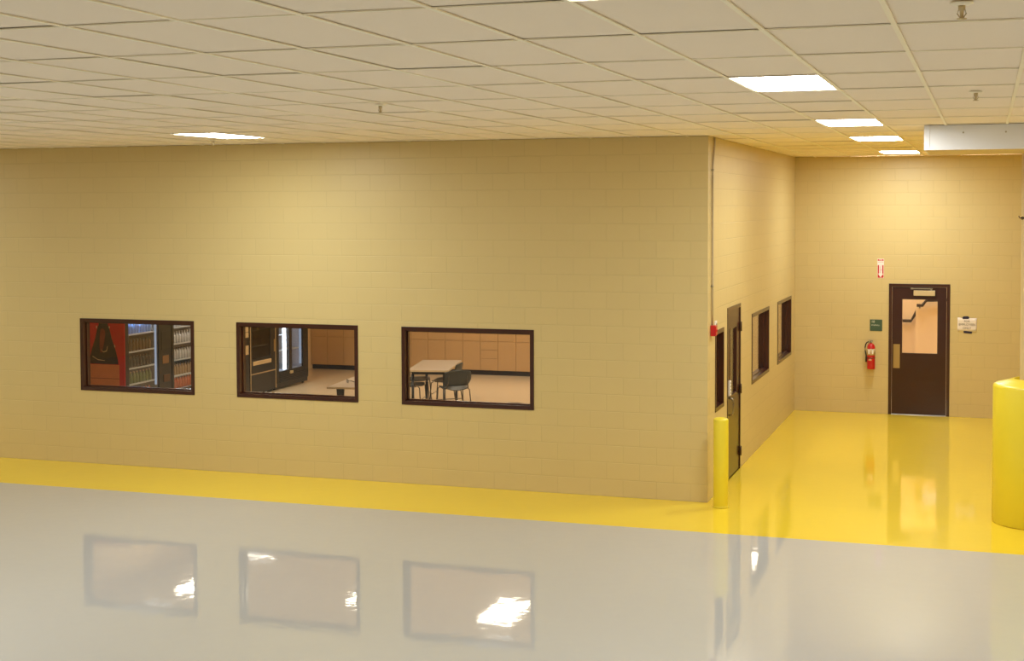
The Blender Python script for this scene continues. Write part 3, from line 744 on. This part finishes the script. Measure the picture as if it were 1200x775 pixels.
sl.obj('grille', M['black'], fr)
MB().box(VX+.0005, VX+.03, 7.94, 8.05, .265, .315, .004).obj('lock_plate', M['closer'], fr)

# ------------------------------------------------------------------ break room: tables and chairs
def table(name, cx, cy, w, d, rz, label, legs):
    o = thing(name, (cx, cy, 0), label, 'table', rz=rz, local=True)
    MB().box(-w/2+.002, w/2-.002, -d/2+.002, d/2-.002, .712, .74, .003).obj('tabletop', M['table_top'], o)
    e = MB().box(-w/2, w/2, -d/2, -d/2+.0019, .712, .739).box(-w/2, w/2, d/2-.0019, d/2, .712, .739).box(-w/2, -w/2+.0019, -d/2, d/2, .712, .739).box(w/2-.0019, w/2, -d/2, d/2, .712, .739)
    e.obj('edging', M['table_edge'], o)
    if legs == 'four':
        MB().box(-w/2+.07, w/2-.07, -d/2+.09, -d/2+.12, .66, .7115).box(-w/2+.07, w/2-.07, d/2-.12, d/2-.09, .66, .7115).box(-w/2+.07, -w/2+.1, -d/2+.12, d/2-.12, .66, .7115).box(w/2-.1, w/2-.07, -d/2+.12, d/2-.12, .66, .7115).obj('apron', M['black'], o)
        for sx in (-1, 1):
            for sy in (-1, 1):
                MB().lathe([(.02, .001), (.023, .012), (.023, .659)], (sx*(w/2-.085), sy*(d/2-.105), 0), 16).obj('leg', M['black'], o)
    else:
        for sy in (-1, 1):
            y = sy*(d/2-.2)
            for sx in (-1, 1): MB().prism([(sx*.22-.06, y-.02, .7115), (sx*.22+.06, y-.02, .7115), (sx*.22+.045, y-.02, .4), (sx*.22+.05, y-.02, .05), (sx*.22-.03, y-.02, .05), (sx*.22-.035, y-.02, .4)], (0, .04, 0)).obj('leg', M['black'], o)
            MB().box(-w/2+.06, w/2-.06, y-.035, y+.035, .001, .0495, .01).obj('foot', M['black'], o)
    return o
table('table', -5.91, 6.2, .70, 1.56, math.radians(12.5), 'grey topped table with black chairs around it', 'four')
table('table', -6.10, 3.70, .74, 1.3, math.radians(7), 'grey topped table whose corner shows in the middle window', 'pedestal')

def chair(label):
    """stacking chair facing local +y: black shell seat and back on thin steel legs"""
    o = thing('chair', (0, 0, 0), label, 'chair', 'black chairs in the break room', local=True)
    sw = .225
    g = []
    for i in range(13):
        u = -1+2*i/12; r = []
        for j in range(11):
            v = -1+2*j/10
            x = u*sw*(1-.12*max(0, -v)**3-.1*max(0, v)**4)
            r.append((x, .215*v*(1-.1*abs(u)**3), .455-.018*(1-u*u)*(1-.6*v)+.006*v-.03*max(0, v-.6)*2.5*.4+.012*u*u))
        g.append(r)
    MB().sheet(g, .009).obj('seat', M['shell'], o)
    g = []
    for i in range(13):
        u = -1+2*i/12; r = []
        for j in range(11):
            v = j/10
            hw = .235*(1-.55*max(0, .35-v)**1.2)*(1-.25*max(0, v-.75)**1.5*2)
            z = .49+.275*v-.035*u*u*max(0, v-.4)*1.6
            y = -.205-.10*v+.055*u*u-.02*math.sin(v*PI)
            r.append((u*hw, y, z))
        g.append(r)
    MB().sheet(g, .009).obj('backrest', M['shell'], o)
    for s in (-1, 1):
        MB().tube([(s*.19, .16, .442), (s*.215, .195, .42), (s*.235, .225, .001)], .0095, 8).obj('leg', M['chrome'], o)
        MB().tube([(s*.19, -.15, .442), (s*.215, -.19, .42), (s*.24, -.26, .001)], .0095, 8).obj('leg', M['chrome'], o)
        MB().tube([(s*.19, .14, .441), (s*.195, -.02, .436), (s*.19, -.17, .443), (s*.18, -.225, .475), (s*.165, -.238, .56), (s*.16, -.258, .66)], .0095, 8).obj('back_support', M['chrome'], o)
    MB().tube([(-.225, .208, .22), (.225, .208, .22)], .006, 8).obj('stretcher', M['chrome'], o)
    return o
P = chair('x')
spots = [(-5.36, 5.66, 38, 'black chair at the near right corner of the table, its back turned to the window'),
         (-5.84, 6.5, 97, 'black chair on the right of the table, partly behind the front chair'),
         (-6.36, 6.5, -72, 'black chair pushed under the far left side of the table'),
         (-6.17, 5.75, -80, 'black chair at the near left of the table, cut by the window frame'),
         (-3.15, 2.38, 12, 'black chair whose top edge peeps over the window sill')]
for k, (x, y, a, lb) in enumerate(spots):
    o = P if k == 0 else copy_tree(P)
    o.location = (x, y, 0); o.rotation_euler = (0, 0, math.radians(a)); o['label'] = lb
for o in list(bpy.data.objects):
    if 'local' in o.keys(): del o['local']
# small dark loop lying on the table corner
o = thing('eyeglasses', (-6.30, 3.55, .7405), 'small black pair of glasses lying on the grey table corner', 'eyeglasses', local=True)
r = .026
MB().tube([(-.035+r*math.cos(a), 0, .028+r*math.sin(a)) for a in [2*PI*k/20 for k in range(21)]], .0035, 6).tube([(.035+r*math.cos(a), 0, .028+r*math.sin(a)) for a in [2*PI*k/20 for k in range(21)]], .0035, 6).tube([(-.01, 0, .035), (0, 0, .04), (.01, 0, .035)], .003, 6).obj('rims', M['black'], o)
for s in (-1, 1): MB().tube([(s*.06, 0, .034), (s*.062, .05, .03), (s*.06, .1, .014), (s*.058, .12, .006)], .003, 6).obj('temple', M['black'], o)
o.rotation_euler = (0, 0, math.radians(-50))
del o['local']

# ------------------------------------------------------------------ camera, world, view
f, tilt, yaw, roll = 1639.501, .04115, .31787, -.00296
C = Vector((3.06209, -16.04035, 3.46943))
fw = Vector((-math.sin(yaw)*math.cos(tilt), math.cos(yaw)*math.cos(tilt), -math.sin(tilt)))
r = Vector((math.cos(yaw), math.sin(yaw), 0)); u = r.cross(fw)
r2 = r*math.cos(roll)+u*math.sin(roll); u2 = -r*math.sin(roll)+u*math.cos(roll)
cam = bpy.data.cameras.new('camera'); co = bpy.data.objects.new('camera', cam); COL.objects.link(co)
mt = Matrix((r2, u2, -fw)).transposed().to_4x4(); mt.translation = C
co.matrix_world = mt
cam.sensor_fit = 'HORIZONTAL'; cam.sensor_width = 36; cam.lens = f/1200*36
cam.shift_x = -16.77/1200; cam.shift_y = -78.83/1200
cam.clip_start = .05; cam.clip_end = 200
S.camera = co
w = bpy.data.worlds.new('world'); S.world = w; w.use_nodes = True
w.node_tree.nodes['Background'].inputs['Color'].default_value = (.02, .02, .02, 1)
w.node_tree.nodes['Background'].inputs['Strength'].default_value = .2
S.view_settings.view_transform = 'Standard'; S.view_settings.look = 'None'
S.view_settings.exposure = .33; S.view_settings.gamma = 1; S.view_settings.use_curve_mapping = False
S.cycles.use_denoising = True
S.cycles.max_bounces = 10; S.cycles.diffuse_bounces = 6; S.cycles.glossy_bounces = 5; S.cycles.transparent_max_bounces = 16
S.cycles.sample_clamp_indirect = 8
